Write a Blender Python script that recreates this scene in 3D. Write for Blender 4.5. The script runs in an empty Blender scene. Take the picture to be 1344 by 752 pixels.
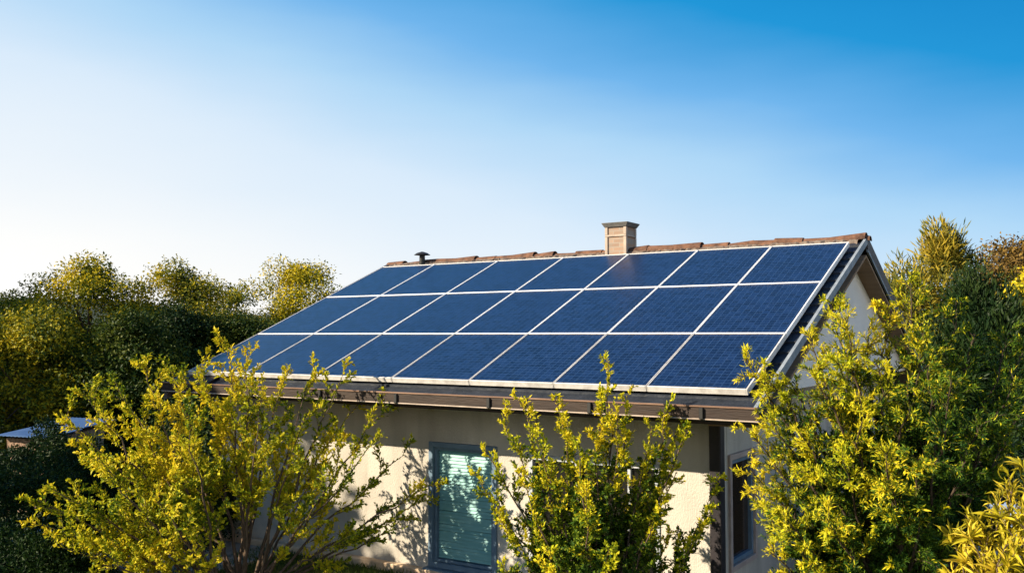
import bpy, bmesh, math, random
import numpy as np
from mathutils import Vector, Matrix

R = math.radians
scene = bpy.context.scene
COL = scene.collection

# ------------------------------------------------------------------ camera
cam_d = bpy.data.cameras.new("camera")
cam = bpy.data.objects.new("camera", cam_d)
COL.objects.link(cam)
cam.location = (11.32, -8.60, 3.02)
YAW, PITCH = R(-33.1), R(3.04)
fwd = Vector((math.sin(YAW) * math.cos(PITCH), math.cos(YAW) * math.cos(PITCH), math.sin(PITCH)))
cam.rotation_euler = fwd.to_track_quat('-Z', 'Y').to_euler()
cam_d.sensor_fit = 'HORIZONTAL'
cam_d.sensor_width = 36.0
cam_d.lens = 36.0 * 1203.0 / 1344.0
cam_d.clip_start = 0.05
cam_d.clip_end = 3000
scene.camera = cam

# ------------------------------------------------------------------ light
SUN_AZ, SUN_EL = R(41), R(27.5)          # azimuth: from the front wall's normal towards the left
to_sun = Vector((-math.sin(SUN_AZ) * math.cos(SUN_EL), -math.cos(SUN_AZ) * math.cos(SUN_EL), math.sin(SUN_EL)))
sd = bpy.data.lights.new("sun", 'SUN')
sd.energy = 5.0
sd.angle = R(0.5)
sd.color = (1.0, 0.85, 0.62)
sun = bpy.data.objects.new("sun", sd)
COL.objects.link(sun)
sun.rotation_euler = to_sun.to_track_quat('Z', 'Y').to_euler()
sun.location = (-30, -30, 30)

w = bpy.data.worlds.new("World")
scene.world = w
w.use_nodes = True
nt = w.node_tree
nt.nodes.clear()
out = nt.nodes.new("ShaderNodeOutputWorld")
sky = nt.nodes.new("ShaderNodeTexSky")
sky.sky_type = 'NISHITA'
sky.sun_disc = False
sky.sun_elevation = SUN_EL
sky.sun_rotation = math.atan2(to_sun.x, to_sun.y)
sky.ozone_density = 3.0
sky.dust_density = 0.6
bg1 = nt.nodes.new("ShaderNodeBackground"); bg1.inputs[1].default_value = 0.05
nt.links.new(sky.outputs[0], bg1.inputs[0])
# clear evening sky: pale towards the low sun, deep azure high up on the far side
tc = nt.nodes.new("ShaderNodeTexCoord")
dotr = nt.nodes.new("ShaderNodeVectorMath"); dotr.operation = 'DOT_PRODUCT'
dotr.inputs[1].default_value = (0.838, 0.546, 0.0)
nt.links.new(tc.outputs['Generated'], dotr.inputs[0])
dotr.inputs[1].default_value = (math.cos(YAW), -math.sin(YAW), 0.0)
sep = nt.nodes.new("ShaderNodeSeparateXYZ"); nt.links.new(tc.outputs['Generated'], sep.inputs[0])
def mth(op, a, b):
    n = nt.nodes.new("ShaderNodeMath"); n.operation = op
    for i, v in enumerate((a, b)):
        if isinstance(v, (int, float)): n.inputs[i].default_value = v
        elif v is not None: nt.links.new(v, n.inputs[i])
    return n.outputs[0]
el = mth('MULTIPLY', mth('ARCSINE', sep.outputs[2], None), 57.2958)
lat = mth('MULTIPLY', mth('MULTIPLY', dotr.outputs['Value'], 14.5), mth('ADD', mth('MULTIPLY', el, 0.005), 1.0))
dotb = nt.nodes.new("ShaderNodeVectorMath"); dotb.operation = 'DOT_PRODUCT'
dotb.inputs[1].default_value = (0.8 * math.cos(YAW) - 0.6 * math.sin(YAW), -0.8 * math.sin(YAW) - 0.6 * math.cos(YAW), 0.0)
nt.links.new(tc.outputs['Generated'], dotb.inputs[0])
back = mth('MULTIPLY', mth('MAXIMUM', dotb.outputs['Value'], 0.0), -30.0)   # the horizon opposite is paler
hz = nt.nodes.new("ShaderNodeTexNoise"); hz.inputs['Scale'].default_value = 2.2; hz.inputs['Detail'].default_value = 4
hm = nt.nodes.new("ShaderNodeMapping"); hm.inputs['Scale'].default_value = (1.0, 1.0, 4.0)
nt.links.new(tc.outputs['Generated'], hm.inputs[0]); nt.links.new(hm.outputs[0], hz.inputs[0])
veil = mth('MULTIPLY', mth('SUBTRACT', hz.outputs[0], 0.5), 5.0)       # thin uneven veil in the air
s_ = mth('ADD', mth('ADD', mth('ADD', el, lat), back), veil)
s01 = mth('DIVIDE', mth('ADD', s_, 30.0), 80.0)
ramp = nt.nodes.new("ShaderNodeValToRGB")
nt.links.new(s01, ramp.inputs[0])
stops = [(-26, (2.8, 2.65, 2.45)), (-10, (1.12, 1.09, 1.05)), (-2.0, (0.99, 0.985, 0.97)), (7.5, (0.70, 0.83, 0.96)), (13, (0.43, 0.68, 0.92)),
         (17.5, (0.16, 0.46, 0.84)), (22.5, (0.008, 0.30, 0.68)), (28, (0.0, 0.225, 0.58)), (50, (0.0, 0.11, 0.37))]
els = ramp.color_ramp.elements
while len(els) < len(stops): els.new(0.5)
for e_, (sv, c) in zip(els, stops):
    e_.position = (sv + 30) / 80.0; e_.color = (*c, 1)
bg2 = nt.nodes.new("ShaderNodeBackground"); bg2.inputs[1].default_value = 0.487
nt.links.new(ramp.outputs[0], bg2.inputs[0])
add = nt.nodes.new("ShaderNodeAddShader")
nt.links.new(bg1.outputs[0], add.inputs[0]); nt.links.new(bg2.outputs[0], add.inputs[1])
mixs = nt.nodes.new("ShaderNodeMixShader"); mixs.inputs[0].default_value = 0.06
nt.links.new(bg2.outputs[0], mixs.inputs[1]); nt.links.new(bg1.outputs[0], mixs.inputs[2])
nt.links.new(mixs.outputs[0], out.inputs[0])

vs = scene.view_settings
scene.display_settings.display_device = 'sRGB'
vs.view_transform = 'Standard'
try: vs.look = 'None'
except Exception: pass
vs.exposure = 1.1
vs.gamma = 1.0
vs.use_curve_mapping = False
try:
    scene.cycles.max_bounces = 6
    scene.cycles.diffuse_bounces = 3
    scene.cycles.transmission_bounces = 4
    scene.cycles.transparent_max_bounces = 4
    scene.cycles.caustics_reflective = False
    scene.cycles.caustics_refractive = False
    scene.cycles.use_denoising = True
except Exception: pass

# ------------------------------------------------------------------ materials
def new_mat(name):
    m = bpy.data.materials.new(name); m.use_nodes = True
    n = m.node_tree
    b = n.nodes["Principled BSDF"]
    return m, n, b

def noise_mat(name, c1, c2, scale=4.0, rough=0.85, bump=0.0, bscale=40.0, detail=6, stretch=None, spec=0.3, c3=None, metal=0.0):
    m, n, b = new_mat(name)
    tcn = n.nodes.new("ShaderNodeTexCoord")
    mp = n.nodes.new("ShaderNodeMapping")
    if stretch: mp.inputs['Scale'].default_value = stretch
    n.links.new(tcn.outputs['Object'], mp.inputs[0])
    nz = n.nodes.new("ShaderNodeTexNoise"); nz.inputs['Scale'].default_value = scale; nz.inputs['Detail'].default_value = detail
    nz.inputs['Roughness'].default_value = 0.65
    n.links.new(mp.outputs[0], nz.inputs[0])
    r = n.nodes.new("ShaderNodeValToRGB")
    r.color_ramp.elements[0].position = 0.32; r.color_ramp.elements[0].color = (*c1, 1)
    r.color_ramp.elements[1].position = 0.68; r.color_ramp.elements[1].color = (*c2, 1)
    if c3:
        e = r.color_ramp.elements.new(0.8); e.color = (*c3, 1)
    n.links.new(nz.outputs[0], r.inputs[0]); n.links.new(r.outputs[0], b.inputs['Base Color'])
    b.inputs['Roughness'].default_value = rough
    b.inputs['Specular IOR Level'].default_value = spec
    b.inputs['Metallic'].default_value = metal
    if bump:
        nb = n.nodes.new("ShaderNodeTexNoise"); nb.inputs['Scale'].default_value = bscale; nb.inputs['Detail'].default_value = 5
        n.links.new(mp.outputs[0], nb.inputs[0])
        bp = n.nodes.new("ShaderNodeBump"); bp.inputs['Strength'].default_value = bump; bp.inputs['Distance'].default_value = 0.02
        n.links.new(nb.outputs[0], bp.inputs['Height']); n.links.new(bp.outputs[0], b.inputs['Normal'])
    return m

def leaf_mat(name, cols, trans=0.35, rough=0.5, nscale=1.2, spec=0.12):
    """cols: 3 leaf tints; each leaf draws its own, with slow drift between branches."""
    m, n, b = new_mat(name)
    geo = n.nodes.new("ShaderNodeNewGeometry")
    tcn = n.nodes.new("ShaderNodeTexCoord")
    nz = n.nodes.new("ShaderNodeTexNoise"); nz.inputs['Scale'].default_value = nscale; nz.inputs['Detail'].default_value = 3
    n.links.new(tcn.outputs['Object'], nz.inputs[0])
    a = n.nodes.new("ShaderNodeMath"); a.operation = 'MULTIPLY_ADD'
    n.links.new(geo.outputs['Random Per Island'], a.inputs[0]); a.inputs[1].default_value = 0.34; a.inputs[2].default_value = -0.17
    s = n.nodes.new("ShaderNodeMath"); s.operation = 'ADD'
    n.links.new(a.outputs[0], s.inputs[0]); n.links.new(nz.outputs[0], s.inputs[1])
    r = n.nodes.new("ShaderNodeValToRGB")
    for i in range(len(cols) - 2): r.color_ramp.elements.new(0.5)
    for i, c in enumerate(cols):
        e = r.color_ramp.elements[i]; e.position = 0.30 + 0.36 * i / (len(cols) - 1); e.color = (*c, 1)
    n.links.new(s.outputs[0], r.inputs[0]); n.links.new(r.outputs[0], b.inputs['Base Color'])
    b.inputs['Roughness'].default_value = rough; b.inputs['Specular IOR Level'].default_value = spec
    t = n.nodes.new("ShaderNodeBsdfTranslucent"); n.links.new(r.outputs[0], t.inputs[0])
    mx = n.nodes.new("ShaderNodeMixShader"); mx.inputs[0].default_value = trans
    n.links.new(b.outputs[0], mx.inputs[1]); n.links.new(t.outputs[0], mx.inputs[2])
    n.links.new(mx.outputs[0], n.nodes["Material Output"].inputs[0])
    return m

M = {}
M['stucco'] = noise_mat("stucco", (0.43, 0.40, 0.36), (0.55, 0.515, 0.46), 2.2, 0.9, 0.5, 60, c3=(0.49, 0.45, 0.40), stretch=(1, 1, 0.6), detail=10)
def weather(m, amount=0.35):
    n = m.node_tree; b = n.nodes["Principled BSDF"]
    src = b.inputs['Base Color'].links[0].from_socket
    tcn = n.nodes.new("ShaderNodeTexCoord")
    out_ = src
    for sc, st, lo, hi, k in ((5.0, (1, 1, 0.12), 0.50, 0.72, amount), (0.8, (1, 1, 1), 0.48, 0.70, amount * 0.7)):
        mp = n.nodes.new("ShaderNodeMapping"); mp.inputs['Scale'].default_value = st
        n.links.new(tcn.outputs['Object'], mp.inputs[0])
        nz = n.nodes.new("ShaderNodeTexNoise"); nz.inputs['Scale'].default_value = sc; nz.inputs['Detail'].default_value = 8
        n.links.new(mp.outputs[0], nz.inputs[0])
        r = n.nodes.new("ShaderNodeValToRGB"); r.color_ramp.elements[0].position = lo; r.color_ramp.elements[1].position = hi
        n.links.new(nz.outputs[0], r.inputs[0])
        ml = n.nodes.new("ShaderNodeMath"); ml.operation = 'MULTIPLY'; ml.inputs[1].default_value = k; n.links.new(r.outputs[0], ml.inputs[0])
        x = n.nodes.new("ShaderNodeMix"); x.data_type = 'RGBA'
        n.links.new(ml.outputs[0], x.inputs['Factor']); n.links.new(out_, x.inputs['A']); x.inputs['B'].default_value = (0.24, 0.215, 0.185, 1)
        out_ = x.outputs['Result']
    n.links.new(out_, b.inputs['Base Color'])
weather(M['stucco'])
M['gable'] = noise_mat("gable_render", (0.78, 0.73, 0.69), (0.86, 0.81, 0.77), 1.4, 0.9, 0.25, 70)
M['plinth'] = noise_mat("plinth_stone", (0.50, 0.36, 0.24), (0.66, 0.52, 0.38), 5, 0.9, 0.5, 30)
M['brown_wood'] = noise_mat("brown_wood", (0.017, 0.011, 0.010), (0.040, 0.025, 0.019), 6, 0.6, 0.2, 30, stretch=(0.3, 3, 3))
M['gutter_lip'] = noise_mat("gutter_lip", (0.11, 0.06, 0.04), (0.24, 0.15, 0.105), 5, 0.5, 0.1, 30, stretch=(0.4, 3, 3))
M['pale_trim'] = noise_mat("pale_trim", (0.30, 0.24, 0.20), (0.46, 0.38, 0.32), 6, 0.7)
M['soffit'] = noise_mat("soffit_boards", (0.22, 0.14, 0.085), (0.32, 0.21, 0.13), 3, 0.8, 0.1, 20, stretch=(0.3, 3, 3))
M['slate'] = noise_mat("slate_tile", (0.008, 0.012, 0.020), (0.024, 0.030, 0.044), 9, 0.55, 0.4, 25)
M['terracotta'] = noise_mat("terracotta", (0.055, 0.028, 0.020), (0.20, 0.10, 0.06), 7, 0.85, 0.5, 18, c3=(0.20, 0.14, 0.10))
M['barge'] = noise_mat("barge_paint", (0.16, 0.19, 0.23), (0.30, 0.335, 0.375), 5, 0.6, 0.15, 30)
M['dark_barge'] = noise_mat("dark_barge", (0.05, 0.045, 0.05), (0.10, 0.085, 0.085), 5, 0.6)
M['post'] = noise_mat("dark_post", (0.016, 0.014, 0.018), (0.035, 0.03, 0.035), 6, 0.5, 0.1, 30)
M['frame_blue'] = noise_mat("frame_blue", (0.09, 0.15, 0.22), (0.15, 0.22, 0.30), 6, 0.5)
M['frame_pale'] = noise_mat("frame_pale", (0.34, 0.38, 0.44), (0.48, 0.50, 0.54), 6, 0.5)
M['frame_pink'] = noise_mat("frame_weathered", (0.32, 0.25, 0.23), (0.46, 0.38, 0.35), 6, 0.6)
M['shutter'] = noise_mat("teal_slats", (0.15, 0.36, 0.37), (0.23, 0.46, 0.46), 3, 0.5, stretch=(1, 3, 6))
M['alu'] = noise_mat("aluminium", (0.72, 0.72, 0.73), (0.86, 0.86, 0.86), 9, 0.42, spec=0.5)
M['alu_worn'] = noise_mat("aluminium_worn", (0.42, 0.40, 0.38), (0.70, 0.68, 0.66), 7, 0.5, spec=0.5)
M['black'] = noise_mat("black_plastic", (0.012, 0.012, 0.013), (0.03, 0.03, 0.03), 8, 0.5)
M['chimney_brick'] = None
M['bark'] = noise_mat("bark", (0.055, 0.036, 0.024), (0.16, 0.11, 0.075), 12, 0.9, 0.6, 40, stretch=(2, 2, 0.6))
M['bark_dark'] = noise_mat("bark_dark", (0.03, 0.022, 0.016), (0.09, 0.062, 0.042), 12, 0.9, 0.5, 40, stretch=(2, 2, 0.6))
M['ground'] = noise_mat("ground", (0.030, 0.045, 0.014), (0.075, 0.085, 0.03), 0.9, 0.95, 0.6, 12, c3=(0.11, 0.085, 0.05))
M['hill'] = noise_mat("hill", (0.03, 0.045, 0.03), (0.06, 0.075, 0.045), 0.08, 0.95)
M['paving'] = noise_mat("paving", (0.22, 0.20, 0.19), (0.40, 0.36, 0.32), 4, 0.85, 0.4, 25)
M['blue_metal'] = noise_mat("blue_sheet", (0.045, 0.105, 0.25), (0.085, 0.16, 0.33), 2.5, 0.75, 0.05, 10, spec=0.1)
M['rubble'] = noise_mat("rubble_brick", (0.10, 0.06, 0.045), (0.42, 0.28, 0.20), 14, 0.9, 1.0, 9)
M['pale_blue'] = noise_mat("pale_blue_paint", (0.16, 0.23, 0.38), (0.24, 0.32, 0.48), 5, 0.6)
M['grass'] = leaf_mat("grass_blades", [(0.03, 0.06, 0.01), (0.06, 0.11, 0.02), (0.12, 0.14, 0.03)], 0.3)

def glass_mat(name, col, rough=0.05):
    m, n, b = new_mat(name)
    tcn = n.nodes.new("ShaderNodeTexCoord")
    nz = n.nodes.new("ShaderNodeTexNoise"); nz.inputs['Scale'].default_value = 1.3
    n.links.new(tcn.outputs['Object'], nz.inputs[0])
    r = n.nodes.new("ShaderNodeValToRGB")
    r.color_ramp.elements[0].color = (*[c * 0.5 for c in col], 1); r.color_ramp.elements[1].color = (*col, 1)
    n.links.new(nz.outputs[0], r.inputs[0]); n.links.new(r.outputs[0], b.inputs['Base Color'])
    b.inputs['Roughness'].default_value = rough
    bp = n.nodes.new("ShaderNodeBump"); bp.inputs['Strength'].default_value = 0.05
    n.links.new(nz.outputs[0], bp.inputs['Height']); n.links.new(bp.outputs[0], b.inputs['Normal'])
    return m
M['dark_glass'] = glass_mat("dark_glass", (0.014, 0.013, 0.013))
M['brown_glass'] = glass_mat("brown_glass", (0.05, 0.034, 0.024), 0.12)

def brick_mat():
    m, n, b = new_mat("chimney_brick")
    tcn = n.nodes.new("ShaderNodeTexCoord")
    mp = n.nodes.new("ShaderNodeMapping"); mp.inputs['Rotation'].default_value = (R(90), 0, 0)
    n.links.new(tcn.outputs['Object'], mp.inputs[0])
    br = n.nodes.new("ShaderNodeTexBrick")
    br.inputs['Scale'].default_value = 1.0
    br.inputs['Brick Width'].default_value = 0.21; br.inputs['Row Height'].default_value = 0.065
    br.inputs['Mortar Size'].default_value = 0.008
    br.inputs['Color1'].default_value = (0.38, 0.24, 0.165, 1); br.inputs['Color2'].default_value = (0.24, 0.17, 0.13, 1)
    br.inputs['Mortar'].default_value = (0.30, 0.25, 0.21, 1)
    n.links.new(mp.outputs[0], br.inputs[0]); n.links.new(br.outputs[0], b.inputs['Base Color'])
    b.inputs['Roughness'].default_value = 0.9
    return m
M['chimney_brick'] = brick_mat()

def cell_mat():
    m, n, b = new_mat("solar_cells")
    tcn = n.nodes.new("ShaderNodeTexCoord")
    sp = n.nodes.new("ShaderNodeSeparateXYZ"); n.links.new(tcn.outputs['Object'], sp.inputs[0])
    def mm(op, a, b_=None, c_=None):
        x = n.nodes.new("ShaderNodeMath"); x.operation = op
        for i, v in enumerate((a, b_, c_)):
            if v is None: continue
            if isinstance(v, (int, float)): x.inputs[i].default_value = v
            else: n.links.new(v, x.inputs[i])
        return x.outputs[0]
    def lines(coord, pitch, width):
        fr = mm('FRACT', mm('DIVIDE', coord, pitch))
        d = mm('MINIMUM', fr, mm('SUBTRACT', 1.0, fr))
        return mm('LESS_THAN', d, width / pitch / 2)
    gx = lines(sp.outputs[0], 0.080, 0.010); gy = lines(sp.outputs[1], 0.070, 0.010)
    grid = mm('MAXIMUM', gx, gy)
    fine = lines(sp.outputs[0], 0.0305, 0.0022)
    # each cell a slightly different blue
    wn = n.nodes.new("ShaderNodeTexWhiteNoise"); wn.noise_dimensions = '3D'
    cb = n.nodes.new("ShaderNodeCombineXYZ")
    n.links.new(mm('FLOOR', mm('DIVIDE', sp.outputs[0], 0.080)), cb.inputs[0]); n.links.new(mm('FLOOR', mm('DIVIDE', sp.outputs[1], 0.070)), cb.inputs[1])
    oi = n.nodes.new("ShaderNodeObjectInfo"); n.links.new(oi.outputs['Random'], cb.inputs[2])
    n.links.new(cb.outputs[0], wn.inputs[0])
    r = n.nodes.new("ShaderNodeValToRGB")
    r.color_ramp.elements[0].color = (0.0015, 0.005, 0.024, 1); r.color_ramp.elements[1].color = (0.005, 0.016, 0.062, 1)
    n.links.new(wn.outputs[0], r.inputs[0])
    def mixc(fac, a, col):
        x = n.nodes.new("ShaderNodeMix"); x.data_type = 'RGBA'
        n.links.new(fac, x.inputs['Factor']); n.links.new(a, x.inputs['A']); x.inputs['B'].default_value = (*col, 1)
        return x.outputs['Result']
    c = mixc(mm('MULTIPLY', fine, 0.25), r.outputs[0], (0.03, 0.06, 0.13))
    c = mixc(mm('MULTIPLY', grid, 0.5), c, (0.026, 0.060, 0.15))
    # wind-blown dust, thicker in flecks
    nz = n.nodes.new("ShaderNodeTexNoise"); nz.inputs['Scale'].default_value = 60; nz.inputs['Detail'].default_value = 4
    n.links.new(tcn.outputs['Object'], nz.inputs[0])
    fl = n.nodes.new("ShaderNodeValToRGB"); fl.color_ramp.elements[0].position = 0.55; fl.color_ramp.elements[1].position = 0.72
    n.links.new(nz.outputs[0], fl.inputs[0])
    c = mixc(mm('MULTIPLY', fl.outputs[0], 0.16), c, (0.10, 0.16, 0.26))
    n.links.new(c, b.inputs['Base Color'])
    b.inputs['Roughness'].default_value = 0.32
    b.inputs['IOR'].default_value = 1.42
    b.inputs['Sheen Weight'].default_value = 0.05; b.inputs['Sheen Tint'].default_value = (0.55, 0.75, 1.0, 1); b.inputs['Sheen Roughness'].default_value = 0.4
    bp = n.nodes.new("ShaderNodeBump"); bp.inputs['Strength'].default_value = 0.12; bp.inputs['Distance'].default_value = 0.002
    n.links.new(nz.outputs[0], bp.inputs['Height']); n.links.new(bp.outputs[0], b.inputs['Normal'])
    return m
M['cells'] = cell_mat()
weather(M['chimney_brick'], 0.7)

# ------------------------------------------------------------------ helpers
def obj_from_bm(name, bm, mat, parent=None, loc=None):
    me = bpy.data.meshes.new(name)
    bm.normal_update(); bm.to_mesh(me); bm.free()
    me.materials.append(mat)
    o = bpy.data.objects.new(name, me); COL.objects.link(o)
    if parent: o.parent = parent
    if loc: o.location = loc
    return o

def tag(o, label=None, cat=None, group=None, kind=None):
    if label: o['label'] = label
    if cat: o['category'] = cat
    if group: o['group'] = group
    if kind: o['kind'] = kind
    return o

def empty(name, loc=(0, 0, 0), label=None, cat=None, group=None):
    o = bpy.data.objects.new(name, None); COL.objects.link(o); o.location = loc
    o.empty_display_size = 0.2
    return tag(o, label, cat, group)

def box(bm, x0, x1, y0, y1, z0, z1, bev=0.0):
    g = bmesh.ops.create_cube(bm, size=1.0)
    vs_ = g['verts']
    bmesh.ops.scale(bm, vec=(x1 - x0, y1 - y0, z1 - z0), verts=vs_)
    bmesh.ops.translate(bm, vec=((x0 + x1) / 2, (y0 + y1) / 2, (z0 + z1) / 2), verts=vs_)
    if bev:
        es = list({e for v in vs_ for e in v.link_edges})
        bmesh.ops.bevel(bm, geom=es, offset=bev, segments=1, affect='EDGES')
    return vs_

def prism_x(bm, prof, x0, x1):
    """extrude a (y,z) outline along x"""
    a = [bm.verts.new((x0, y, z)) for y, z in prof]
    b = [bm.verts.new((x1, y, z)) for y, z in prof]
    n = len(prof)
    bm.faces.new(a[::-1]); bm.faces.new(b)
    for i in range(n):
        bm.faces.new((a[i], a[(i + 1) % n], b[(i + 1) % n], b[i]))
    bmesh.ops.recalc_face_normals(bm, faces=bm.faces[:])

def np_mesh(name, V, faces_flat, sizes, mat, parent=None, smooth=False):
    me = bpy.data.meshes.new(name)
    V = np.asarray(V, np.float32); F = np.asarray(faces_flat, np.int32); S = np.asarray(sizes, np.int32)
    me.vertices.add(len(V)); me.vertices.foreach_set("co", V.ravel())
    me.loops.add(len(F)); me.loops.foreach_set("vertex_index", F)
    me.polygons.add(len(S))
    st = np.zeros(len(S), np.int32); st[1:] = np.cumsum(S)[:-1]
    me.polygons.foreach_set("loop_start", st)
    if smooth: me.polygons.foreach_set("use_smooth", np.ones(len(S), bool))
    me.update(calc_edges=True); me.validate()
    me.materials.append(mat)
    o = bpy.data.objects.new(name, me); COL.objects.link(o)
    if parent: o.parent = parent
    return o

def nrm(a):
    return a / np.maximum(np.linalg.norm(a, axis=-1, keepdims=True), 1e-9)

DIAMOND = (np.array([(0, 0, 0), (.45, -.5, .13), (1, 0, -.06), (.45, .5, .13)], float), [(0, 1, 2), (0, 2, 3)])
LANCE = (np.array([(0, 0, 0), (.32, -.5, .07), (.32, .5, .07), (.7, -.36, .02), (.7, .36, .02), (1, 0, -.16), (.32, 0, 0), (.7, 0, -.06)], float),
         [(0, 1, 6), (0, 6, 2), (1, 3, 7), (1, 7, 6), (6, 7, 4), (6, 4, 2), (3, 5, 7), (7, 5, 4)])
NEEDLE = (np.array([(0, -.3, 0), (0, .3, 0), (.55, -.5, .03), (.55, .5, .03), (1, 0, -.04)], float), [(0, 2, 3), (0, 3, 1), (2, 4, 3)])

def leaves_mesh(name, P, D, N, L, W, tmpl, mat, parent):
    P, D, N = np.asarray(P, float), nrm(np.asarray(D, float)), np.asarray(N, float)
    L, W = np.asarray(L, float), np.asarray(W, float)
    S = nrm(np.cross(D, N)); N2 = np.cross(S, D)
    T, F = tmpl
    V = P[:, None, :] + D[:, None, :] * (T[None, :, 0:1] * L[:, None, None]) + S[:, None, :] * (T[None, :, 1:2] * W[:, None, None]) \
        + N2[:, None, :] * (T[None, :, 2:3] * L[:, None, None])
    k = len(T)
    Fa = np.array(F, np.int64)
    idx = (np.arange(len(P))[:, None, None] * k + Fa[None]).reshape(-1)
    return np_mesh(name, V.reshape(-1, 3), idx, np.full(len(P) * len(F), 3), mat, parent)

class Tubes:
    def __init__(self): self.V = []; self.F = []; self.n = 0
    def add(self, pts, r0, r1, sides=5):
        pts = np.asarray(pts, float); m = len(pts)
        tg = nrm(np.gradient(pts, axis=0))
        up = np.array([0.31, 0.17, 0.93]) if abs(tg[0][2]) < 0.9 else np.array([1.0, 0.1, 0])
        a = nrm(np.cross(tg, up)); b = np.cross(tg, a)
        rad = np.linspace(r0, r1, m)[:, None, None]
        th = np.linspace(0, 2 * np.pi, sides, endpoint=False)
        ring = pts[:, None, :] + rad * (a[:, None, :] * np.cos(th)[None, :, None] + b[:, None, :] * np.sin(th)[None, :, None])
        self.V.append(ring.reshape(-1, 3))
        i = np.arange(m - 1)[:, None]; j = np.arange(sides)[None]; j2 = (j + 1) % sides
        q = np.stack([i * sides + j, i * sides + j2, (i + 1) * sides + j2, (i + 1) * sides + j], -1).reshape(-1, 4) + self.n
        self.F.append(q); self.n += m * sides
    def build(self, name, mat, parent):
        V = np.concatenate(self.V); F = np.concatenate(self.F)
        return np_mesh(name, V, F.ravel(), np.full(len(F), 4), mat, parent, True)

def rand_dirs(rng, n):
    return nrm(rng.normal(size=(n, 3)))

def bez(a, c, b, n):
    t = np.linspace(0, 1, n)[:, None]
    return (1 - t) ** 2 * a + 2 * t * (1 - t) * c + t * t * b

def side_dir(rng, tg, ang, upb):
    """a direction leaving the tangent at ang, biased upward"""
    r = rng.normal(size=3); r -= tg * r.dot(tg); r /= np.linalg.norm(r) + 1e-9
    d = tg * math.cos(ang) + r * math.sin(ang)
    d[2] += upb
    return d / np.linalg.norm(d)

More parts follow.
